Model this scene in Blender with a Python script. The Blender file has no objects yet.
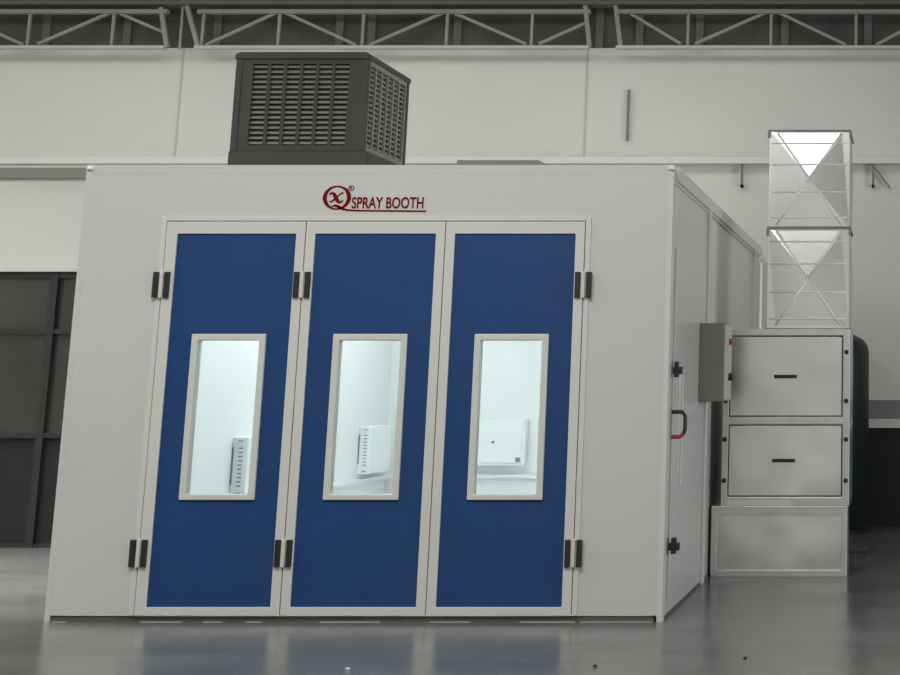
import bpy, bmesh, math, random
from mathutils import Vector, Matrix
random.seed(7)
C = bpy.context.scene.collection
PI = math.pi

# ------------------------------------------------------------------ camera
F_PX, CX, CY, CAM_Z = 1600.0, 905.0, 86.0, 1.544
PITCH = math.atan(300.0 / F_PX)
cd = bpy.data.cameras.new('camera')
cam = bpy.data.objects.new('camera', cd); C.objects.link(cam)
cam.location = (0, 0, CAM_Z)
cam.rotation_euler = (PI / 2 + PITCH, 0, 0)
cd.sensor_width = 36.0
cd.lens = F_PX / 900 * 36.0
cd.shift_x = (450 - CX) / 900
cd.shift_y = -(337.5 - CY) / 900
cd.clip_end = 200
bpy.context.scene.camera = cam

def at(u, v, Y):
    """point of the place seen at photo position (u, v), on the plane y = Y"""
    xc, yc = (u - CX) / F_PX, (CY - v) / F_PX
    d = Vector((xc, math.cos(PITCH) - yc * math.sin(PITCH), math.sin(PITCH) + yc * math.cos(PITCH)))
    return Vector((0, 0, CAM_Z)) + d * (Y / d.y)

# ------------------------------------------------------------------ materials
def nodes_of(name):
    m = bpy.data.materials.new(name); m.use_nodes = True
    nt = m.node_tree
    return m, nt, nt.nodes['Principled BSDF']

def mat(name, col, rough=0.5, metal=0.0, spec=0.5, var=0.0, vscale=3.0, bump=0.0, bscale=8.0, rvar=0.0, stretch=None, coat=0.0, bdist=.02):
    m, nt, b = nodes_of(name)
    b.inputs['Base Color'].default_value = (*col, 1)
    b.inputs['Roughness'].default_value = rough
    b.inputs['Metallic'].default_value = metal
    b.inputs['Specular IOR Level'].default_value = spec
    if coat: b.inputs['Coat Weight'].default_value = coat; b.inputs['Coat Roughness'].default_value = 0.15
    if var or bump or rvar:
        tc = nt.nodes.new('ShaderNodeTexCoord')
        src = tc.outputs['Object']
        if stretch:
            mp = nt.nodes.new('ShaderNodeMapping'); mp.inputs['Scale'].default_value = stretch
            nt.links.new(src, mp.inputs['Vector']); src = mp.outputs['Vector']
        n = nt.nodes.new('ShaderNodeTexNoise')
        n.inputs['Scale'].default_value = vscale; n.inputs['Detail'].default_value = 6
        nt.links.new(src, n.inputs['Vector'])
        if var:
            r = nt.nodes.new('ShaderNodeMapRange')
            r.inputs['From Min'].default_value = .3; r.inputs['From Max'].default_value = .7
            r.inputs['To Min'].default_value = 1 - var; r.inputs['To Max'].default_value = 1 + var
            nt.links.new(n.outputs['Fac'], r.inputs['Value'])
            mx = nt.nodes.new('ShaderNodeVectorMath'); mx.operation = 'SCALE'
            mx.inputs[0].default_value = col
            nt.links.new(r.outputs['Result'], mx.inputs['Scale'])
            nt.links.new(mx.outputs['Vector'], b.inputs['Base Color'])
        if rvar:
            r2 = nt.nodes.new('ShaderNodeMapRange')
            r2.inputs['From Min'].default_value = .3; r2.inputs['From Max'].default_value = .7
            r2.inputs['To Min'].default_value = max(.02, rough - rvar); r2.inputs['To Max'].default_value = rough + rvar
            nt.links.new(n.outputs['Fac'], r2.inputs['Value'])
            nt.links.new(r2.outputs['Result'], b.inputs['Roughness'])
        if bump:
            n2 = nt.nodes.new('ShaderNodeTexNoise'); n2.inputs['Scale'].default_value = bscale
            nt.links.new(src, n2.inputs['Vector'])
            bp = nt.nodes.new('ShaderNodeBump'); bp.inputs['Strength'].default_value = bump; bp.inputs['Distance'].default_value = bdist
            nt.links.new(n2.outputs['Fac'], bp.inputs['Height'])
            nt.links.new(bp.outputs['Normal'], b.inputs['Normal'])
    return m

M = {
    'wall': mat('wall_paint', (.66, .66, .62), .75, var=.03, vscale=.6, spec=.2),
    'wall_dark': mat('dark_cladding', (.075, .075, .068), .7, var=.25, vscale=1.5),
    'ceiling': mat('ceiling_dark', (.10, .10, .095), .8),
    'ledge': mat('ledge_paint', (.70, .70, .66), .6),
    'block_band': mat('band_grey', (.22, .22, .21), .6),
    'truss': mat('truss_steel', (.27, .27, .25), .5, var=.12, vscale=2),
    'purlin': mat('purlin_steel', (.13, .13, .12), .6),
    'booth': mat('booth_white', (.58, .585, .57), .38, spec=.4, var=.015, vscale=1.2),
    'booth_side': mat('booth_side_white', (.60, .605, .59), .22, spec=.6, bump=.03, bscale=1.3, stretch=(1, 1, .25)),
    'trim': mat('aluminium_trim', (.63, .63, .59), .4, spec=.4),
    'inner': mat('inner_white', (.82, .84, .835), .5),
    'blue': mat('blue_panel', (.015, .056, .180), .45, spec=.3, var=.03, vscale=4),
    'black': mat('black_plastic', (.018, .018, .018), .5),
    'rail': mat('base_channel', (.11, .11, .105), .5, var=.2, vscale=6),
    'strip': mat('pale_sealing', (.38, .38, .36), .6),
    'bead_paint': mat('chord_paint', (.50, .50, .465), .6),
    'red': mat('red_lettering', (.17, .0025, .005), .7, spec=.05),
    'red_plastic': mat('red_plastic', (.45, .02, .04), .4),
    'galv': mat('galvanised_steel', (.66, .66, .64), .27, metal=.9, var=.10, vscale=1.6, bump=1.0, bscale=.9, bdist=.05),
    'galv_duct': mat('galvanised_duct', (.74, .74, .72), .26, metal=.9, var=.04, vscale=2, bump=.12, bscale=2),
    'galv_edge': mat('galvanised_edge', (.66, .66, .64), .38, metal=.8, var=.06, vscale=6),
    'bead_highlight': mat('painted_highlight', (.86, .86, .84), .4, metal=.1),  # duct beads and folds coloured pale to stand for metal highlights
    'flange': mat('flange_steel', (.22, .22, .21), .5, metal=.5),
    'tape': mat('pale_tape', (.75, .75, .72), .35),
    'box_grey': mat('control_box_grey', (.20, .205, .185), .5, var=.02),
    'box_front': mat('control_box_door', (.55, .55, .52), .45),
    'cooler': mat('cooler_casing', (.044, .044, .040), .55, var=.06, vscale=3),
    'blade_lit_side': mat('louvre_lit_side', (.24, .24, .22), .5),  # louvre blades, and cooler side frames painted as if better lit
    'cavity': mat('cooler_cavity', (.05, .05, .045), .9),
    'tank': mat('tank_dark_green', (.012, .022, .021), .45, spec=.4),
    'dark_frame': mat('dark_window_frame', (.022, .023, .021), .5),
    'wainscot': mat('dark_wainscot', (.008, .010, .010), .6),
    'grey': mat('mid_grey_paint', (.20, .20, .19), .6),
    'unit': mat('white_unit', (.84, .87, .87), .4),
    'unit_grey': mat('unit_slots', (.20, .24, .26), .5),
    'debris': mat('dark_debris', (.02, .02, .018), .8, var=.3),
    'plate': mat('dark_plate', (.05, .05, .05), .6),
}

def floor_mat():
    m, nt, b = nodes_of('polished_concrete')
    tc = nt.nodes.new('ShaderNodeTexCoord')
    n1 = nt.nodes.new('ShaderNodeTexNoise'); n1.inputs['Scale'].default_value = .9; n1.inputs['Detail'].default_value = 9; n1.inputs['Roughness'].default_value = .95
    n2 = nt.nodes.new('ShaderNodeTexNoise'); n2.inputs['Scale'].default_value = 1.5; n2.inputs['Detail'].default_value = 6
    mp = nt.nodes.new('ShaderNodeMapping'); mp.inputs['Scale'].default_value = (.55, 1.3, 1)
    nt.links.new(tc.outputs['Object'], mp.inputs['Vector']); nt.links.new(mp.outputs['Vector'], n1.inputs['Vector']); nt.links.new(tc.outputs['Object'], n2.inputs['Vector'])
    cr = nt.nodes.new('ShaderNodeValToRGB')
    cr.color_ramp.elements[0].position = .38; cr.color_ramp.elements[0].color = (.095, .098, .095, 1)
    cr.color_ramp.elements[1].position = .62; cr.color_ramp.elements[1].color = (.165, .168, .163, 1)
    nt.links.new(n1.outputs['Fac'], cr.inputs['Fac'])
    nt.links.new(cr.outputs['Color'], b.inputs['Base Color'])
    mr = nt.nodes.new('ShaderNodeMapRange')
    mr.inputs['From Min'].default_value = .3; mr.inputs['From Max'].default_value = .7
    mr.inputs['To Min'].default_value = .17; mr.inputs['To Max'].default_value = .27
    nt.links.new(n2.outputs['Fac'], mr.inputs['Value']); nt.links.new(mr.outputs['Result'], b.inputs['Roughness'])
    bp = nt.nodes.new('ShaderNodeBump'); bp.inputs['Strength'].default_value = .015; bp.inputs['Distance'].default_value = .02
    nt.links.new(n1.outputs['Fac'], bp.inputs['Height']); nt.links.new(bp.outputs['Normal'], b.inputs['Normal'])
    b.inputs['Specular IOR Level'].default_value = .5
    return m
M['floor'] = floor_mat()

def glass_mat(name, tint, refl_rough=.03):
    m = bpy.data.materials.new(name); m.use_nodes = True
    nt = m.node_tree; nt.nodes.clear()
    out = nt.nodes.new('ShaderNodeOutputMaterial')
    tr = nt.nodes.new('ShaderNodeBsdfTransparent'); tr.inputs['Color'].default_value = (*tint, 1)
    gl = nt.nodes.new('ShaderNodeBsdfGlossy'); gl.inputs['Roughness'].default_value = refl_rough
    fr = nt.nodes.new('ShaderNodeFresnel'); fr.inputs['IOR'].default_value = 1.45
    mx = nt.nodes.new('ShaderNodeMixShader')
    nt.links.new(fr.outputs['Fac'], mx.inputs['Fac']); nt.links.new(tr.outputs['BSDF'], mx.inputs[1]); nt.links.new(gl.outputs['BSDF'], mx.inputs[2])
    nt.links.new(mx.outputs['Shader'], out.inputs['Surface'])
    return m
M['glass'] = glass_mat('clear_glass', (.96, .985, .985))
M['dark_glass'] = mat('dark_glass', (.045, .047, .044), .16, spec=.6, var=.35, vscale=.7)

def emit_mat(name, col, s):
    m, nt, b = nodes_of(name)
    b.inputs['Emission Color'].default_value = (*col, 1); b.inputs['Emission Strength'].default_value = s
    return m
M['lamp'] = emit_mat('lamp_diffuser', (.92, .985, 1), 7.8)

# ------------------------------------------------------------------ mesh helpers
class MB:
    def __init__(self): self.bm = bmesh.new()
    def box(self, x0, x1, y0, y1, z0, z1):
        vs = [self.bm.verts.new(p) for p in ((x0,y0,z0),(x1,y0,z0),(x1,y1,z0),(x0,y1,z0),(x0,y0,z1),(x1,y0,z1),(x1,y1,z1),(x0,y1,z1))]
        for f in ((0,3,2,1),(4,5,6,7),(0,1,5,4),(1,2,6,5),(2,3,7,6),(3,0,4,7)): self.bm.faces.new([vs[i] for i in f])
        return self
    def ring(self, x0, x1, z0, z1, a0, a1, b0, b1, y0, y1):
        """rectangular frame in the xz plane with a rectangular hole"""
        O = [(x0,z0),(x1,z0),(x1,z1),(x0,z1)]; I = [(a0,b0),(a1,b0),(a1,b1),(a0,b1)]
        V = {}
        for k, y in (('f', y0), ('b', y1)):
            V[k+'o'] = [self.bm.verts.new((p[0], y, p[1])) for p in O]
            V[k+'i'] = [self.bm.verts.new((p[0], y, p[1])) for p in I]
        for i in range(4):
            j = (i+1) % 4
            n = self.bm.faces.new
            n([V['fo'][i], V['fo'][j], V['fi'][j], V['fi'][i]])
            n([V['bo'][j], V['bo'][i], V['bi'][i], V['bi'][j]])
            n([V['fo'][j], V['fo'][i], V['bo'][i], V['bo'][j]])
            n([V['fi'][i], V['fi'][j], V['bi'][j], V['bi'][i]])
        return self
    def prism(self, pts, axis, a, b):
        """closed polygon extruded along axis ('x','y','z') from a to b"""
        def P(p, t):
            return {'x': (t, p[0], p[1]), 'y': (p[0], t, p[1]), 'z': (p[0], p[1], t)}[axis]
        A = [self.bm.verts.new(P(p, a)) for p in pts]; B = [self.bm.verts.new(P(p, b)) for p in pts]
        self.bm.faces.new(A); self.bm.faces.new(B[::-1])
        for i in range(len(pts)):
            j = (i+1) % len(pts); self.bm.faces.new([A[i], B[i], B[j], A[j]])
        return self
    def bar(self, p, q, w, d=None):
        """square bar from p to q"""
        p, q = Vector(p), Vector(q); d = d or w
        t = (q-p).normalized()
        s = Vector((0,1,0)) if abs(t.y) < .9 else Vector((1,0,0))
        n = t.cross(s).normalized(); s = n.cross(t).normalized()
        A = []; B = []
        for a, b in ((-1,-1),(1,-1),(1,1),(-1,1)):
            o = n*(a*w/2) + s*(b*d/2)
            A.append(self.bm.verts.new(p+o)); B.append(self.bm.verts.new(q+o))
        self.bm.faces.new(A); self.bm.faces.new(B[::-1])
        for i in range(4):
            j = (i+1) % 4; self.bm.faces.new([A[i], B[i], B[j], A[j]])
        return self
    def tube(self, pts, r, n=10):
        pts = [Vector(p) for p in pts]; rings = []
        for i, p in enumerate(pts):
            t = (pts[min(i+1, len(pts)-1)] - pts[max(i-1, 0)]).normalized()
            s = Vector((0,1,0)) if abs(t.y) < .9 else Vector((1,0,0))
            a = t.cross(s).normalized(); b = a.cross(t).normalized()
            rings.append([self.bm.verts.new(p + (a*math.cos(2*PI*k/n) + b*math.sin(2*PI*k/n))*r) for k in range(n)])
        for A, B in zip(rings, rings[1:]):
            for k in range(n): self.bm.faces.new([A[k], A[(k+1)%n], B[(k+1)%n], B[k]])
        self.bm.faces.new(rings[0][::-1]); self.bm.faces.new(rings[-1])
        return self
    def lathe(self, prof, c, n=32):
        rings = []
        for r, z in prof:
            rings.append([self.bm.verts.new((c[0]+r*math.cos(2*PI*k/n), c[1]+r*math.sin(2*PI*k/n), c[2]+z)) for k in range(n)])
        for A, B in zip(rings, rings[1:]):
            for k in range(n): self.bm.faces.new([A[k], A[(k+1)%n], B[(k+1)%n], B[k]])
        self.bm.faces.new(rings[0][::-1]); self.bm.faces.new(rings[-1])
        return self
    def ribbon(self, pts, ws, y0, y1):
        """stroke of varying width in the xz plane"""
        L = []; R = []
        for i, p in enumerate(pts):
            a = Vector(pts[max(i-1,0)]); b = Vector(pts[min(i+1,len(pts)-1)])
            t = (b-a).normalized(); n = Vector((-t.y, t.x)); w = ws[i]/2
            L.append(Vector(p)+n*w); R.append(Vector(p)-n*w)
        for i in range(len(pts)-1):
            q = [L[i], L[i+1], R[i+1], R[i]]
            self.prism([(v.x, v.y) for v in q], 'y', y0, y1)
        return self

def world_of(o):
    p = Vector((0,0,0))
    while o: p += o.location; o = o.parent
    return p

def obj(name, mb, m, parent=None, bevel=0.0, smooth=False, label=None, kind=None):
    bm = mb.bm
    bmesh.ops.recalc_face_normals(bm, faces=bm.faces[:])
    off = world_of(parent)
    if parent: bmesh.ops.translate(bm, verts=bm.verts[:], vec=-off)
    me = bpy.data.meshes.new(name); bm.to_mesh(me); bm.free()
    if smooth:
        for p in me.polygons: p.use_smooth = True
    me.materials.append(m if not isinstance(m, str) else M[m])
    o = bpy.data.objects.new(name, me); C.objects.link(o)
    if parent: o.parent = parent
    if bevel:
        bv = o.modifiers.new('bevel', 'BEVEL'); bv.width = bevel; bv.segments = 2; bv.limit_method = 'ANGLE'
    if label: o['label'] = label
    if kind: o['kind'] = kind
    return o

def tag(o, label, cat, group=None):
    o['label'] = label; o['category'] = cat
    if group: o['group'] = group
    return o

def thing(name, label, cat, loc, group=None):
    o = bpy.data.objects.new(name, None); C.objects.link(o); o.location = loc
    o.empty_display_size = .2
    return tag(o, label, cat, group)

def struct(name, mb, m, bevel=0.0, parent=None):
    return obj(name, mb, m, parent=parent, bevel=bevel, kind=None if parent else 'structure')

def copy_tree(o, parent=None):
    c = o.copy(); C.objects.link(c)
    if parent: c.parent = parent
    for ch in list(o.children): copy_tree(ch, c)
    return c

# ------------------------------------------------------------------ the hall
YW = 18.6                                   # back wall
WALL_TOP = at(500, 48, YW).z
X0, X1 = -14.0, 9.0
CEIL = 6.55
struct('floor', MB().box(X0, X1, -10, YW+.3, -.2, 0), 'floor')
struct('wall_back', MB().box(X0, X1, YW, YW+.3, 0, WALL_TOP), 'wall')
struct('wall_back_upper', MB().box(X0, X1, YW+.02, YW+.3, WALL_TOP, CEIL), 'wall_dark')
struct('wall_right', MB().box(X1, X1+.25, -10, YW+.3, 0, CEIL), 'wall')
struct('wall_left', MB().box(X0-.25, X0, -10, YW+.3, 0, CEIL), 'wall')
struct('wall_front', MB().box(X0, -9.5, -10.2, -10, 0, CEIL).box(4.5, X1, -10.2, -10, 0, CEIL).box(-9.5, 4.5, -10.2, -10, 5.0, CEIL), 'wall')  # wall and opening behind the camera, added to vary the metal's reflections
struct('ceiling', MB().box(X0-.25, X1+.25, -10, YW+.3, CEIL, CEIL+.2), 'ceiling')
za, zb = at(500, 156.5, YW-.12).z, at(500, 163.5, YW-.12).z
struct('trim_1', MB().box(X0, X1, YW-.12, YW, zb, za), 'ledge', .006)

# cap of the wall under the trusses
# wall joints running down from the trusses
for n, (ua, va, ub, vb) in (('trim_2', (182, 50, 175.5, 158)), ('trim_3', (587.5, 50, 584, 157))):
    p, q = at(ua, va, YW-.012), at(ub, vb, YW-.012)
    x = (p.x+q.x)/2
    struct(n, MB().box(x-.010, x+.010, YW-.010, YW, za, WALL_TOP), mat('joint_grey', (.50, .50, .47), .7))

# low dark wainscot and pale sill to the right of the tank
s0, s1 = at(885, 419, YW-.1).z, at(885, 428, YW-.1).z
struct('trim_4', MB().box(-1.3, X1, YW-.14, YW, s1, s0), 'ledge', .005)
struct('trim_5', MB().box(-1.3, X1, YW-.03, YW, s0, at(885, 400, YW).z), 'grey')
struct('wall_back_wainscot', MB().box(-1.3, X1, YW-.08, YW, 0, s1), 'wainscot')

# the lower glazed block on the left
YB = at(20, 549, 16).y
YB = 16.1
btop = at(40, 166, YB).z
bx1 = -5.95
g_top = at(30, 272, YB).z
gx1 = bx1 - .25
struct('wall_left_block', MB().box(X0, bx1, YB, YB+.2, g_top+.02, btop).box(gx1, bx1, YB, YB+.2, 0, g_top+.02)
       .box(bx1-.2, bx1, YB+.2, YW, 0, btop).box(X0, bx1-.2, YB+.2, YW, btop-.15, btop), 'wall')
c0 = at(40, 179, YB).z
struct('trim_6', MB().box(X0, bx1, YB-.05, YB, c0, btop-.02), 'block_band', .004)  # dark grey strip along the top of the block front
struct('trim_7', MB().box(X0, gx1, YB-.05, YB+.02, g_top, g_top+.045), 'trim', .004)
# window_1 : dark glazing, panes between mullions and rails
mxs = [at(50, 330, YB).x]
while mxs[-1] > X0+1.2: mxs.append(mxs[-1]-1.25)
while mxs[0] < gx1-1.3: mxs.insert(0, mxs[0]+.62 if len(mxs) == 0 else mxs[0]+1.25)
win = obj('window_1', MB().box(X0, gx1, YB+.0, YB+.10, at(20,550,YB).z, at(20,544,YB).z)
          .box(X0, gx1, YB, YB+.10, at(20,438,YB).z, at(20,433,YB).z)
          .box(X0, gx1, YB, YB+.10, at(20,334,YB).z, at(20,329,YB).z)
          .box(X0, gx1, YB, YB+.10, g_top-.06, g_top), 'dark_frame', kind='structure')
mb = MB()
for x in mxs: mb.box(x-.035, x+.035, YB-.01, YB+.11, 0, g_top)
obj('mullion', mb, 'dark_frame', win)
xs = [X0] + sorted(mxs) + [gx1]
zs = [at(20,544,YB).z, at(20,433,YB).z, at(20,329,YB).z, g_top]
for i in range(len(xs)-1):
    for j in range(3):
        if at(0, 400, YB).x - .2 > xs[i+1]: continue
        obj('pane', MB().box(xs[i], xs[i+1], YB+.05, YB+.06, zs[j], zs[j+1]), 'wainscot' if j == 0 else 'dark_glass', win)

# small wall fittings
a, b = at(629, 90, YW-.03), at(629, 141, YW-.03)
o = obj('wall_rod', MB().tube([(a.x, YW-.04, b.z), (a.x, YW-.04, a.z)], .016).box(a.x-.012, a.x+.012, YW-.04, YW, b.z+.05, b.z+.09).box(a.x-.012, a.x+.012, YW-.04, YW, a.z-.09, a.z-.05),
        'grey')
tag(o, 'short dark vertical rod fixed high on the bare white wall', 'rod')
for u, lab in ((742, 'thin dark bracket hanging under the wall ledge between the booth and the duct'),
               (873, 'thin dark bracket hanging under the wall ledge right of the duct')):
    p, q = at(u, 163, YW-.08), at(u, 187, YW-.08)
    mb = MB().box(p.x-.014, p.x+.014, YW-.08, YW-.05, q.z, zb).box(p.x-.014, p.x+.014, YW-.08, YW, q.z, q.z+.03)
    if u > 800: mb.bar((p.x+.02, YW-.06, p.z-.05), (p.x+.20, YW-.06, q.z-.01), .02)
    tag(obj('ledge_bracket', mb, 'grey'), lab, 'bracket', 'brackets under the wall ledge')

# ------------------------------------------------------------------ roof trusses
YT = YW-.22
def truss(label, u_lo, u_hi, verts, diags, posts=()):
    zt, zbm = at(450, 12, YT).z, at(450, 47.5, YT).z
    xl, xr = at(u_lo, 30, YT).x, at(u_hi, 30, YT).x
    r = thing('roof_truss', label, 'truss', ((xl+xr)/2, YT, zbm), 'trusses along the top of the wall')
    obj('bottom_chord', MB().box(xl, xr, YT-.05, YT+.05, zbm-.020, zbm+.016), 'bead_paint', r)
    obj('top_chord', MB().box(xl, xr, YT-.04, YT+.04, zt-.024, zt+.024), 'truss', r)
    for u in verts:
        x = at(u, 30, YT).x
        obj('web_post', MB().bar((x, YT, zbm), (x, YT, zt), .032), 'truss', r)
    for (ua, va, ub, vb) in diags:
        p, q = at(ua, va, YT), at(ub, vb, YT)
        obj('diagonal_brace', MB().bar((p.x, YT, p.z), (q.x, YT, q.z), .034), 'truss', r)
    for (ua, va, ub, vb) in posts:
        p, q = at(ua, va, YT), at(ub, vb, YT)
        obj('end_post', MB().bar((p.x, YT-.02, p.z), (q.x, YT-.02, q.z), .05), 'truss', r)
    return r
truss('left roof truss, its right end above the blank wall beside the cooler', -160, 167, (-55, 29, 113),
      ((-130, 44, -62, 13), (-48, 13, 24, 45), (38, 44, 110, 13), (121, 14, 163, 32)), ((162, 8, 168, 47),))
truss('middle roof truss running behind the dark cooler on the booth roof', 197, 590, (203, 279, 363, 447, 532),
      ((206, 45, 276, 13), (286, 13, 356, 45), (370, 45, 443, 13), (454, 13, 526, 44), (539, 44, 588, 22)), ((188, 6, 199, 47), (585.5, 3, 590, 47)))
truss('right roof truss above the galvanised duct', 617, 1040, (688, 771, 856, 940),
      ((631, 14, 681, 44), (695, 44, 765, 13), (779, 13, 846, 45), (876, 45, 936, 13)), ((615.5, 2, 621, 47),))
for k, (z, lab) in enumerate(((at(450, 4, YT).z, 'dark steel purlin just above the roof trusses'), (at(450, -5, YT).z, 'upper dark steel purlin under the ceiling'))):
    tag(obj('roof_purlin', MB().box(X0, X1, YT-.1+.05*k, YT+.1, z-.022, z+.022), 'purlin'), lab, 'beam')
x = at(182, 20, YT).x
tag(obj('conduit_pipe', MB().tube([(x, YT, at(182, 49, YT).z), (x, YT, CEIL)], .018), 'truss'),
    'thin vertical pipe in the gap between the left and middle trusses', 'pipe')
# dark roof columns behind the trusses
mb = MB()
for u in (47, 128, 218, 340, 372, 458, 600, 640, 700, 785, 868):
    xx = at(u, 30, YW).x
    mb.box(xx-.045, xx+.045, YW-.02, YW+.03, WALL_TOP, CEIL)
struct('trim_8', mb, 'purlin')

# ------------------------------------------------------------------ the spray booth
D = 11.12
BX0, BX1 = -5.724, -1.624
BH = 3.066
BBK = 17.95
LX = (-5.13, -4.16, -3.19, -2.22)
DZ0, DZ1 = .044, 2.667
T = .07
booth = thing('spray_booth', 'white walk-in spray booth with three blue windowed doors', 'spray booth', ((BX0+BX1)/2, (D+BBK)/2, 0))
obj('front_panel', MB().box(BX0, LX[0], D, D+T, .042, BH), 'booth', booth)
obj('front_panel', MB().box(LX[3], BX1, D, D+T, .042, BH), 'booth', booth)
obj('header_panel', MB().box(LX[0], LX[3], D, D+T, DZ1+.004, BH), 'booth', booth)
obj('side_wall', MB().box(BX0, BX0+T, D+T, BBK-T, .0, BH-.06), 'inner', booth)
obj('rear_wall', MB().box(BX0, BX1, BBK-T, BBK, .0, BH-.06), 'inner', booth)
obj('roof_panel', MB().box(BX0, BX1, D+T, BBK, BH-.06, BH), 'inner', booth)
obj('booth_floor', MB().box(BX0+T, BX1-T, D+T, BBK-T, 0.0, .03), 'inner', booth)
obj('base_channel', MB().box(BX0+.03, BX1-.05, D+.012, D+.05, 0, .034).box(BX1-T-.02, BX1+.004, D+.05, BBK, 0, .02), 'rail', booth)
for ua, ub in ((52, 66), (140, 182), (203, 222), (246, 262), (320, 380), (430, 470), (520, 575), (580, 652)):
    obj('sealing_strip', MB().box(at(ua, 625, D).x, at(ub, 625, D).x, D-.010, D-.002, 0, .005), 'strip', booth)
# front corner and top trims
obj('corner_trim', MB().box(BX0-.006, BX0+.03, D-.0008, D+.10, 0, BH-.0605), 'booth', booth)
obj('corner_trim', MB().box(BX1-.030, BX1+.006, D-.003, D+.10, 0, BH-.0605), 'trim', booth)
obj('top_trim', MB().box(BX0-.006, BX1+.006, D-.0008, D+.02, BH-.06, BH), 'booth', booth)
for x in (BX0+.02, BX1-.01):
    obj('corner_cap', MB().lathe([(.028, 0), (.030, .012), (.022, .028), (.008, .034)], (x, D+.01, BH-.036), 16), 'tape', booth, smooth=True)
# door surround
obj('door_surround', MB().box(LX[0]-.038, LX[0]-.002, D-.012, D, .042, DZ1+.040).box(LX[3]+.002, LX[3]+.038, D-.012, D, .042, DZ1+.040)
    .box(LX[0]-.002, LX[3]+.002, D-.012, D, DZ1+.006, DZ1+.040), 'trim', booth, .003)
# door leaves
def door_leaf(x0, x1):
    bx0, bx1 = x0+.066, x1-.066
    if x0 < -5: bx0 = x0+.078
    bz0, bz1 = .097, 2.583
    wx0, wx1, wz0, wz1 = x0+.238, x0+.746, .789, 1.895
    fw = .044
    r = obj('door_leaf', MB().ring(x0+.003, x1-.003, DZ0, DZ1, bx0, bx1, bz0, bz1, D-.016, D+.05), 'trim', booth, .003)
    obj('door_panel', MB().ring(bx0, bx1, bz0, bz1, wx0+.01, wx1-.01, wz0+.01, wz1-.01, D-.004, D+.045), 'blue', r, label='blue door panel')
    obj('window_frame', MB().ring(wx0, wx1, wz0, wz1, wx0+fw, wx1-fw, wz0+fw*.85, wz1-fw, D-.022, D+.055), 'trim', r, .006)
    obj('window_pane', MB().box(wx0+fw-.006, wx1-fw+.006, D+.016, D+.022, wz0+fw*.85-.006, wz1-fw+.006), 'glass', r, label='clear glass pane')
    return r
for i in range(3): door_leaf(LX[i], LX[i+1])
# hinges: pale knuckle with two black plates
def hinge(x, z):
    h = obj('hinge', MB().lathe([(.013, -.09), (.015, -.085), (.015, .085), (.013, .09)], (x, D-.022, z), 12).box(x-.019, x+.019, D-.020, D-.010, z-.085, z+.085), 'trim', booth, smooth=False)
    for s in (-1, 1):
        obj('hinge_plate', MB().box(x+s*.039-.018, x+s*.039+.018, D-.036, D-.010, z-.089, z+.089), 'black', h, .004, label='black hinge plate')
for x in (LX[0], LX[1], LX[3]):
    for z in (2.23, .443): hinge(x, z)

# red lettering on the header
def text_mesh(body, x0, x1, z0, z1, y0, y1, bold):
    cu = bpy.data.curves.new('t', 'FONT'); cu.body = body; cu.size = 1; cu.extrude = .5; cu.offset = bold; cu.resolution_u = 4
    to = bpy.data.objects.new('t', cu); C.objects.link(to)
    dg = bpy.context.evaluated_depsgraph_get()
    me = bpy.data.meshes.new_from_object(to.evaluated_get(dg))
    bpy.data.objects.remove(to); bpy.data.curves.remove(cu)
    bm = bmesh.new(); bm.from_mesh(me); bpy.data.meshes.remove(me)
    xs = [v.co.x for v in bm.verts]; ys = [v.co.y for v in bm.verts]
    ax, bx, ay, by = min(xs), max(xs), min(ys), max(ys)
    for v in bm.verts:
        x, y, z = v.co
        v.co = (x0+(x-ax)/(bx-ax)*(x1-x0), y1 if z < 0 else y0, z0+(y-ay)/(by-ay)*(z1-z0))
    m = MB(); m.bm.free(); m.bm = bm
    return m
YL0, YL1 = D-.0035, D+.0
def L(u, v):
    p = at(u, v, D); return (p.x, p.z)
lg = obj('logo_underline', MB().ribbon([L(331, 206.5), L(335, 205.4), L(338.5, 206.6), L(342, 208.6), L(347, 210), L(356, 210.6), L(426, 211.2)],
         [.004, .016, .020, .018, .013, .011, .011], YL0, YL1), 'red', booth, label='red underline running from the tail of the letter Q')
a, b = L(351.5, 208.6), L(424, 197.0)
obj('logo_lettering', text_mesh('SPRAY BOOTH', a[0], b[0], a[1], b[1], YL0, YL1, .018), 'red', booth, label='red SPRAY BOOTH lettering')
# Q ring : thick sides, thin top and bottom
mb = MB(); c = L(337, 197.7); n = 48
Ax, Az, Bx, Bz = .0985, .0845, .070, .0745
for k in range(n):
    t0, t1 = 2*PI*k/n, 2*PI*(k+1)/n
    e = lambda rx, rz, t: (c[0]+rx*math.cos(t), c[1]+rz*math.sin(t))
    mb.prism([e(Ax, Az, t0), e(Ax, Az, t1), e(Bx, Bz, t1), e(Bx, Bz, t0)], 'y', YL0, YL1)
obj('logo_ring', mb, 'red', booth, label='red Q-shaped ring')
mb = MB()
pts = [(329.8, 195.6), (330.3, 193.6), (332.2, 192.8), (334, 193.8), (335.4, 196.5), (336.8, 199.5), (338.6, 202), (340.8, 202.4), (342.6, 201.2), (342.6, 199.6)]
ws = [.006, .010, .016, .022, .028, .028, .022, .014, .009, .006]
mb.ribbon([L(*p) for p in pts], ws, YL0, YL1)
mb.ribbon([L(329.6, 201.8), L(332, 201.4), L(336.4, 197.6), L(341, 193.4), L(343.4, 193)], [.012, .010, .009, .009, .014], YL0-.0006, YL1)
obj('logo_letter', mb, 'red', booth, label='red curly x inside the ring')
mb = MB(); c2 = L(351.3, 188.2)
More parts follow.
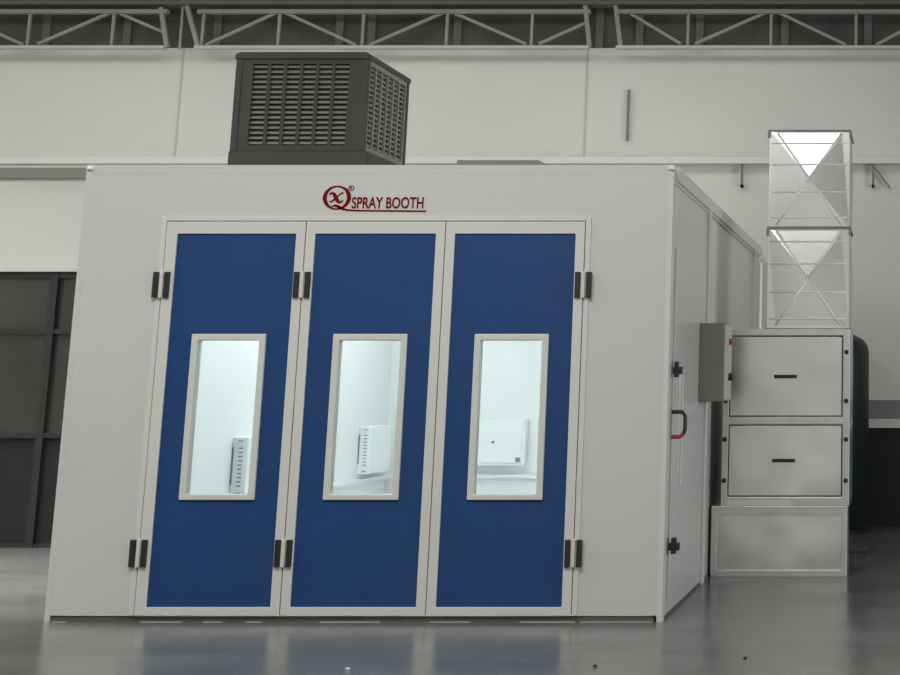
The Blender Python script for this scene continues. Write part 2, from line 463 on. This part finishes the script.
for k in range(20):
    t0, t1 = 2*PI*k/20, 2*PI*(k+1)/20
    e = lambda r, t: (c2[0]+r*math.cos(t), c2[1]+r*math.sin(t))
    mb.prism([e(.0205, t0), e(.0205, t1), e(.0160, t1), e(.0160, t0)], 'y', YL0, YL1)
tm = text_mesh('R', c2[0]-.008, c2[0]+.009, c2[1]-.011, c2[1]+.011, YL0, YL1, .02)
me = bpy.data.meshes.new('x'); tm.bm.to_mesh(me); tm.bm.free(); mb.bm.from_mesh(me); bpy.data.meshes.remove(me)
obj('registered_mark', mb, 'red', booth)

# right side of the booth
YS = 13.2                                   # the pale pillar between the two sections
SX = BX1
obj('side_panel', MB().box(SX-T, SX, D+.10, YS-.06, .02, BH-.06), 'booth_side', booth, .003)
obj('side_panel', MB().box(SX-T, SX-.006, YS+.08, 17.15, .02, BH-.06), 'booth_side', booth, .003)
obj('side_post', MB().box(SX-T, SX+.022, YS-.06, YS+.08, 0, BH-.04), 'trim', booth, .006)
obj('side_post', MB().box(SX-T, SX+.03, 17.15, 17.27, 0, BH-.06), 'trim', booth, .006)
obj('rounded_post', MB().lathe([(.11, 0), (.12, .02), (.12, 2.86), (.09, 2.92), (.03, 2.95)], (SX-.0, 17.55, 0), 28).box(SX-T, SX+.02, 17.27, BBK-T, 0, 2.9), 'booth_side', booth)
obj('side_fascia', MB().box(SX-.03, SX+.026, D+.10, BBK, BH-.10, BH-.004).box(SX-.03, SX+.012, D+.10, BBK, BH-.125, BH-.10), 'booth_side', booth, .003)
# access door in the side wall with its fittings
sd = obj('side_door', MB().box(SX, SX+.012, D+.22, YS-.14, .10, 2.50), 'booth_side', booth, .004)
for (ya, yb, za_, zb_) in ((D+.45, D+.52, .95, 1.62), (D+.62, D+.69, .85, 1.62)):
    obj('door_strip', MB().box(SX+.012, SX+.020, ya, yb, za_, zb_), 'tape', sd)
def side_pt(u, v):
    """depth on the booth side under (u, v)"""
    xc, yc = (u-CX)/F_PX, (CY-v)/F_PX
    t = SX/xc
    return t*(math.cos(PITCH)-yc*math.sin(PITCH)), CAM_Z+t*(math.sin(PITCH)+yc*math.cos(PITCH))
y, z = side_pt(671.5, 370)
obj('latch', MB().box(SX+.012, SX+.075, y-.02, y+.02, z-.028, z+.022).box(SX+.022, SX+.050, y-.025, y+.025, z-.05, z+.058), 'black', sd, .004, label='black upper latch')
y, z = side_pt(667, 546)
obj('latch', MB().box(SX+.012, SX+.085, y-.025, y+.025, z-.028, z+.022).box(SX+.030, SX+.062, y-.03, y+.03, z-.05, z+.055), 'black', sd, .004, label='black lower latch')
y, z0_ = side_pt(669.5, 437); z1_ = side_pt(669.5, 412)[1]
obj('handle', MB().tube([(SX+.012, y, z1_), (SX+.085, y, z1_), (SX+.105, y, z1_-.03), (SX+.105, y, z0_+.05), (SX+.095, y, z0_+.02)], .014), 'black', sd, label='black pull handle')
obj('handle_foot', MB().tube([(SX+.095, y, z0_+.02), (SX+.07, y, z0_+.002), (SX+.012, y, z0_)], .0142), 'red_plastic', sd, label='red lower end of the handle')
# inside rails
obj('kick_rail', MB().box(BX0+T, BX0+T+.05, D+.3, BBK-T, .56, .60).box(BX0+T+.05, BX1-T-.02, BBK-T-.05, BBK-T, .56, .60), 'unit_inner' if 'unit_inner' in M else 'unit', booth)

# lamps in the booth ceiling
for k, (x, lab) in enumerate(((-4.9, 'long glowing ceiling lamp inside the booth on its left side'), (-2.45, 'long glowing ceiling lamp inside the booth on its right side'))):
    r = thing('ceiling_lamp', lab, 'lamp', (x, 14.6, BH-.06), 'lamps inside the booth')
    obj('housing', MB().box(x-.22, x+.22, 12.0, 17.2, BH-.10, BH-.06), 'trim', r)
    obj('diffuser', MB().box(x-.19, x+.19, 12.05, 17.15, BH-.115, BH-.10), 'lamp', r)

# white units on the booth's inner walls
def wall_unit(label, wall, a0, a1, z0, z1, slots=False):
    d = .13
    if wall == 'left':
        x0 = BX0+T
        r = thing('wall_unit', label, 'wall unit', (x0, (a0+a1)/2, z0), 'white units on the inner walls of the booth')
        obj('casing', MB().box(x0, x0+d, a0, a1, z0, z1), 'unit', r, .006)
        if slots:
            obj('edge_strip', MB().box(x0+.002, x0+.014, a0-.008, a0, z0+.10, z1-.08), 'unit_grey', r)
            for k in range(10):
                z = z0+.09+k*(z1-z0-.18)/9
                obj('slot', MB().box(x0+.055, x0+.090, a0-.004, a0+.002, z-.005, z+.005), 'unit_grey', r)
            for z in (z0+.03, z1-.03):
                obj('ring', MB().lathe([(.02, -.004), (.022, 0), (.02, .004)], (x0+.07, a0-.004, z), 12), 'unit_grey', r)
    else:
        y1 = BBK-T
        r = thing('wall_unit', label, 'wall unit', ((a0+a1)/2, y1, z0), 'white units on the inner walls of the booth')
        obj('casing', MB().box(a0, a1, y1-d, y1, z0, z1), 'unit', r, .006)
        obj('cover', MB().box(a0+.02, a1-.03, y1-d-.012, y1-d, z0+.03, z1-.02), 'unit', r, .004)
        obj('knob', MB().box((a0+a1)/2+.06, (a0+a1)/2+.09, y1-d-.025, y1-d-.012, (z0+z1)/2-.01, (z0+z1)/2+.015), 'unit_grey', r)
        obj('catch', MB().box(a1-.09, a1-.04, y1-d-.022, y1-d-.012, z0+.04, z0+.085), 'unit_grey', r)
    return r
wall_unit('white slotted unit seen through the window of the left blue door', 'left', 13.78, 14.8, .63, 1.12, True)
wall_unit('white slotted unit seen through the window of the middle blue door', 'left', 16.95, 17.6, .65, 1.13, True)
wall_unit('white unit with a flat cover seen through the window of the right blue door', 'rear', -4.95, -4.12, .70, 1.187)

# ------------------------------------------------------------------ on the booth roof: the cooler
CY0 = 13.2
cx0, cx1 = -5.63, -4.51
cz0, cz1 = 3.30, at(300, 52, CY0).z
cd_ = 1.12
cool = thing('air_cooler', 'dark grey louvred air cooler box standing on the booth roof', 'air cooler', ((cx0+cx1)/2, CY0+cd_/2, BH))
ccx, ccy = (cx0+cx1)/2, CY0+cd_/2
obj('stand', MB().box(ccx-.38, ccx+.38, ccy-.38, ccy+.38, BH, cz0+.02), 'cooler', cool)
zt0 = at(300, 151, CY0).z
obj('base_tray', MB().box(cx0-.002, cx1+.04, CY0-.02, CY0+cd_+.02, cz0, zt0), 'cooler', cool, .012)
obj('lid', MB().prism([(cx0-.01, cz1-.06), (cx1+.01, cz1-.06), (cx1+.01, cz1-.02), (cx1-.03, cz1), (cx0+.03, cz1), (cx0-.01, cz1-.02)], 'y', CY0-.01, CY0+cd_+.01), 'cooler', cool, .008)
obj('core', MB().box(cx0+.048, cx1-.048, CY0+.048, CY0+cd_-.048, zt0, cz1-.06), 'cavity', cool)
pz0, pz1 = zt0, cz1-.06
for (x, y) in ((cx0, CY0), (cx1-.055, CY0), (cx0, CY0+cd_-.055), (cx1-.055, CY0+cd_-.055)):
    obj('corner_post', MB().box(x, x+.055, y, y+.055, pz0, pz1), 'cooler', cool, .006)
def louvre_panel(side):
    """built for the front face, turned by the given transform"""
    W = cx1-cx0; hw = W/2
    lx0, lx1 = -hw+.055, hw-.055
    gx0, gx1_ = lx0+.09, lx1-.11
    gz0, gz1 = pz0+.05, pz1-.04
    if side: gx0, gx1_ = lx0+.03, lx1-.03
    parts = []
    parts.append(('panel_frame', MB().ring(lx0, lx1, pz0, pz1, gx0, gx1_, gz0, gz1, .008, .045), 'cooler' if not side else 'blade_lit_side'))  # side frames paler than the front: stronger light put into the colour
    mb = MB(); n = 16; p = (gz1-gz0)/n
    for k in range(n):
        z = gz0+p*(k+.5)
        mb.prism([(.020, z-p*.24), (.034, z-p*.24), (.044, z+p*.22), (.030, z+p*.24)], 'x', gx0, gx1_)
    parts.append(('louvre_blades', mb, 'blade_lit_side'))
    mb = MB()
    for k in range(1, 6):
        x = gx0+(gx1_-gx0)*k/6
        mb.box(x-.014, x+.014, .012, .060, gz0, gz1)
    parts.append(('louvre_dividers', mb, 'cooler' if not side else 'blade_lit_side'))  # side dividers carry the same painted-in light
    return parts
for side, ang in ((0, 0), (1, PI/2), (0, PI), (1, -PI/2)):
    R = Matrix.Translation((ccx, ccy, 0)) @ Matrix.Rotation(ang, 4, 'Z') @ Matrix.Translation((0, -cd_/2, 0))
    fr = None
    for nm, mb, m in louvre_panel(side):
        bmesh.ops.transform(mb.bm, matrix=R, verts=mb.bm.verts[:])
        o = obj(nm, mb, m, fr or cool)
        if fr is None: fr = o
# flat slab near the front edge of the roof
a, b = at(457, 160, 11.6), at(552, 160, 11.6)
tag(obj('roof_slab', MB().prism([(a.x, BH), (b.x+.02, BH), (b.x, BH+.05), (b.x-.10, a.z), (a.x, a.z)], 'y', 11.6, 12.1), 'grey', bevel=.004),
    'flat grey slab lying near the front edge of the booth roof', 'slab')

# ------------------------------------------------------------------ control box on the side of the booth
kx0, kx1, ky0, ky1, kz0, kz1 = SX, SX+.205, 12.70, 13.125, 1.425, 2.03
SXX = SX+.0125
cb = thing('control_box', 'grey electrical control box mounted on the right side of the booth', 'control box', (SX, (ky0+ky1)/2, kz0))
obj('casing', MB().box(SXX, kx1, ky0, ky1, kz0, kz1), 'box_grey', cb, .006)
dr = obj('box_door', MB().box(kx1, kx1+.018, ky0+.012, ky1-.012, kz0+.012, kz1-.012), 'box_front', cb, .004)
ym = (ky0+ky1)/2
def turned(r, h, y, z):
    m = MB().lathe([(r, 0), (r, h*.8), (r*.8, h)], (0, 0, 0), 16)
    bmesh.ops.transform(m.bm, matrix=Matrix.Translation((kx1+.018, y, z)) @ Matrix.Rotation(PI/2, 4, 'Y'), verts=m.bm.verts[:])
    return m
obj('stop_button', turned(.024, .025, ym, kz1-.14), 'red_plastic', dr, label='red stop button')
obj('switch_knob', turned(.030, .035, ym, kz0+.19), 'black', dr, label='black switch knob')

# ------------------------------------------------------------------ galvanised exhaust units
GY = 13.68
px0, px1 = -1.603, at(847, 560, GY).x
pz1_ = at(780, 506, GY).z
pl = thing('base_box', 'galvanised steel base box on the floor under the filter cabinet', 'metal box', ((px0+px1)/2, GY+.45, 0))
obj('casing', MB().box(px0, px1, GY+.012, GY+.45, 0, pz1_), 'galv', pl, .004)
obj('front_frame', MB().ring(px0, px1, .0, pz1_, px0+.05, px1-.05, .055, pz1_-.075, GY, GY+.012), 'galv_edge', pl, .003)
fx0, fx1 = at(721.5, 470, GY).x, at(849.5, 440, GY).x
fz0, fz1 = pz1_, at(780, 329, GY).z
fc = thing('filter_cabinet', 'galvanised steel filter cabinet with two handled panels beside the booth', 'metal cabinet', ((fx0+fx1)/2, GY+.5, fz0))
obj('casing', MB().box(fx0, fx1, GY+.025, GY+.78, fz0, fz1), 'galv', fc, .004)
zm0, zm1 = at(780, 424.5, GY).z, at(780, 417, GY).z
zbt, ztp = at(780, 497, GY).z, at(780, 335.5, GY).z
xl, xr = fx0+.05, fx1-.058
obj('front_frame', MB().ring(fx0, fx1, fz0, fz1, xl, xr, zbt, ztp, GY, GY+.025).box(xl, xr, GY, GY+.025, zm0, zm1), 'galv_edge', fc, .004)
for (z0, z1, hv) in ((zm1+.006, ztp-.006, 376.5), (zbt+.006, zm0-.006, 460.5)):
    pn = obj('access_panel', MB().box(xl+.010, xr-.010, GY+.010, GY+.0236, z0+.004, z1-.004), 'galv', fc, .004)
    obj('shadow_gap', MB().ring(xl, xr, z0-.006, z1+.006, xl+.016, xr-.016, z0+.010, z1-.010, GY+.0238, GY+.0249), 'grey', pn, label='dark ring painted as the shade around the panel')  # grey ring stands in for shade in the gap round the panel
    h = at(785.5 if hv < 400 else 783.5, hv, GY)
    obj('handle', MB().box(h.x-.095, h.x+.095, GY-.018, GY+.010, h.z-.014, h.z+.014), 'black', pn, .005, label='black recessed bar handle')
    for x in (fx0+.022, fx1-.030):
        for k in ((.19, .80) if hv < 400 else (.22, .80)):
            z = z0+(z1-z0)*k
            m = MB().lathe([(.020, 0), (.020, .012), (.012, .018)], (0, 0, 0), 12)
            bmesh.ops.transform(m.bm, matrix=Matrix.Translation((x, GY, z)) @ Matrix.Rotation(PI/2, 4, 'X'), verts=m.bm.verts[:])
            obj('screw_knob', m, 'black', pn, label='black screw knob')
tp, tq = at(726, 500, GY), at(791, 498, GY)
obj('sealing_tape', MB().box(tp.x, tq.x, GY-.004, GY, fz0+.004, fz0+.044), 'tape', fc, label='pale tape along the lower edge')

def duct(label, z0, z1, top_flange):
    dx0, dx1 = at(768, 250, GY+.05).x, at(849, 250, GY+.05).x
    cx, cy, w = (dx0+dx1)/2, GY+.06+(dx1-dx0)/2, (dx1-dx0)/2
    r = thing('duct_section', label, 'duct', (cx, cy, z0), 'duct sections above the filter cabinet')
    # body: each face folded along two crossing diagonals
    mb = MB(); bm = mb.bm
    zc = (z0+z1)/2; e = .024; q = .80*w; zi0, zi1 = z0+.03, z1-.03
    for k in range(4):
        Rz = Matrix.Translation((cx, cy, 0)) @ Matrix.Rotation(k*PI/2, 4, 'Z')
        vt = lambda x, y, z: bm.verts.new(Rz @ Vector((x, y, z)))
        o0, o1, o2, o3 = vt(-w, -w, z0), vt(w, -w, z0), vt(w, -w, z1), vt(-w, -w, z1)
        i0, i1, i2, i3 = vt(-q, -w, zi0), vt(q, -w, zi0), vt(q, -w, zi1), vt(-q, -w, zi1)
        a = vt(0, -w-e, zc)
        for f in ((o0, o1, i1, i0), (o2, o3, i3, i2), (i0, i1, a), (i2, i3, a), (o3, o0, i0, a, i3), (o1, o2, i2, a, i1)):
            bm.faces.new(f) if len(f) < 5 else [bm.faces.new(t) for t in ((f[0], f[1], f[2]), (f[0], f[2], f[3]), (f[0], f[3], f[4]))]
    bmesh.ops.remove_doubles(bm, verts=bm.verts[:], dist=1e-5)
    body = obj('duct_body', mb, 'galv_duct', r)
    for f in (.10, .36, .64, .86):
        z = z0+(z1-z0)*f
        h = q*min(1, abs(z-zc)/((zi1-zi0)/2))
        dy = -w - e*(1-min(1, abs(z-zc)/((zi1-zi0)/2)))
        mb = MB().tube([(cx-w+.02, cy-w-.003, z), (cx-h, cy+dy-.003, z), (cx+h, cy+dy-.003, z), (cx+w-.02, cy-w-.003, z)], .007, 8)
        obj('rolled_bead', mb, 'bead_highlight', body, smooth=True)
    for sx in (-1, 1):
        for zz in (zi0, zi1):
            obj('diagonal_fold', MB().tube([(cx+sx*q, cy-w-.002, zz), (cx, cy-w-e-.002, zc)], .009, 8), 'bead_highlight', body, smooth=True)
    fl = MB()
    g = .012
    for zz in ((z1-.015, z1), (z0, z0+.008)) if top_flange else ((z0, z0+.010),):
        fl.box(cx-w-g, cx+w+g, cy-w-g, cy-w+.01, *zz).box(cx-w-g, cx+w+g, cy+w-.01, cy+w+g, *zz).box(cx-w-g, cx-w+.01, cy-w+.01, cy+w-.01, *zz).box(cx+w-.01, cx+w+g, cy-w+.01, cy+w-.01, *zz)
    obj('flange', fl, 'flange', r, label='dark steel flange')
    for sx in (-1, 1):
        obj('corner_clip', MB().box(cx+sx*(w+.006)-.010, cx+sx*(w+.006)+.010, cy-w-.018, cy-w+.02, z1-.07, z1-.015), 'flange', r)
    return r
dz0, dzm, dz1 = fz1+.001, at(808, 227.5, GY+.06).z, at(808, 130, GY+.06).z
duct('lower square galvanised duct section standing on the filter cabinet', dz0, dzm, True)
duct('upper square galvanised duct section stacked on the lower one', dzm+.001, dz1, True)

# dark tank behind the cabinet
tr = .42
tx = at(868.5, 420, 17.6).x-tr
tk = thing('pressure_tank', 'tall dark green round tank standing behind the filter cabinet', 'tank', (tx, 17.75, 0))
obj('shell', MB().lathe([(tr*.9, .05), (tr, .07), (tr, 1.90), (tr*.97, 1.97), (tr*.86, 2.04), (tr*.6, 2.10), (tr*.2, 2.13)], (tx, 17.75, 0), 40), 'tank', tk, smooth=True)
obj('foot_ring', MB().lathe([(tr*.88, 0), (tr*.88, .06)], (tx, 17.75, 0), 40), 'tank', tk)
# plate on the floor
p, q = at(846, 553, 16.2), at(869, 547, 16.2)
tag(obj('floor_plate', MB().box(-.85, -.36, 15.55, 15.95, 0, .03), 'plate', bevel=.004), 'flat dark plate lying on the floor behind the base box', 'plate')
# specks on the floor
def speck(u, v, lab, m='debris'):
    p0 = at(u, v, 5.0); t = CAM_Z/(CAM_Z-p0.z)
    x, y = p0.x*t, 5.0*t
    mb = MB(); bmesh.ops.create_icosphere(mb.bm, subdivisions=2, radius=.011)
    for w in mb.bm.verts:
        w.co = Vector((w.co.x*1.3, w.co.y*1.1, w.co.z*.6))*(1+random.uniform(-.2, .2))
    zmin = min(w.co.z for w in mb.bm.verts)
    bmesh.ops.translate(mb.bm, verts=mb.bm.verts[:], vec=(x, y, -zmin))
    tag(obj('debris_speck', mb, m), lab, 'debris', 'specks on the floor')
speck(745, 659, 'tiny dark speck on the floor right of the booth front')
speck(595, 667, 'tiny dark speck on the floor in front of the right blue door')
speck(348, 670, 'tiny pale speck on the floor in front of the middle blue door', 'tape')

# ------------------------------------------------------------------ light
def area(name, loc, rot, sx, sy, power, col=(1, 1, 1)):
    l = bpy.data.lights.new(name, 'AREA'); l.shape = 'RECTANGLE'; l.size = sx; l.size_y = sy; l.energy = power; l.color = col
    o = bpy.data.objects.new(name, l); C.objects.link(o); o.location = loc; o.rotation_euler = rot
    return o
area('hall_light', (-10.5, 9.5, CEIL-.1), (0, 0, 0), 4, 5, 360, (1, 1, .96))
area('hall_light', (-3.5, 5.5, CEIL-.1), (0, 0, 0), 5, 4, 450, (1, 1, .96))
area('hall_light', (-1.0, 2.5, CEIL-.1), (0, 0, 0), 2, 2, 60, (1, 1, .96))  # unseen, added so the duct's upper folds reflect something bright
area('hall_light', (-6.5, 15.7, CEIL-.1), (0, 0, 0), 13, 1.6, 175, (1, 1, .96))  # unseen strip, stretched along the back wall to brighten it
sp = area('floor_fill', (-8.6, 12.8, CEIL-.1), (0, 0, 0), 1.5, 2.5, 215, (1, 1, .97)); sp.data.spread = math.radians(66)  # narrow light added to brighten the floor left of the booth
area('side_fill', (X1-.2, 9.5, 2.6), (0, PI/2, 0), 3.5, 6, 390, (.98, 1, 1))  # fill added for the booth's right side; the wall has no opening

w = bpy.data.worlds.new('world'); bpy.context.scene.world = w; w.use_nodes = True
bg = w.node_tree.nodes['Background']; bg.inputs['Color'].default_value = (1, 1, .985, 1); bg.inputs['Strength'].default_value = .62

sc = bpy.context.scene
sc.view_settings.view_transform = 'Standard'; sc.view_settings.look = 'None'
sc.view_settings.exposure = .20; sc.view_settings.gamma = 1; sc.view_settings.use_curve_mapping = False
sc.cycles.max_bounces = 10; sc.cycles.transparent_max_bounces = 12
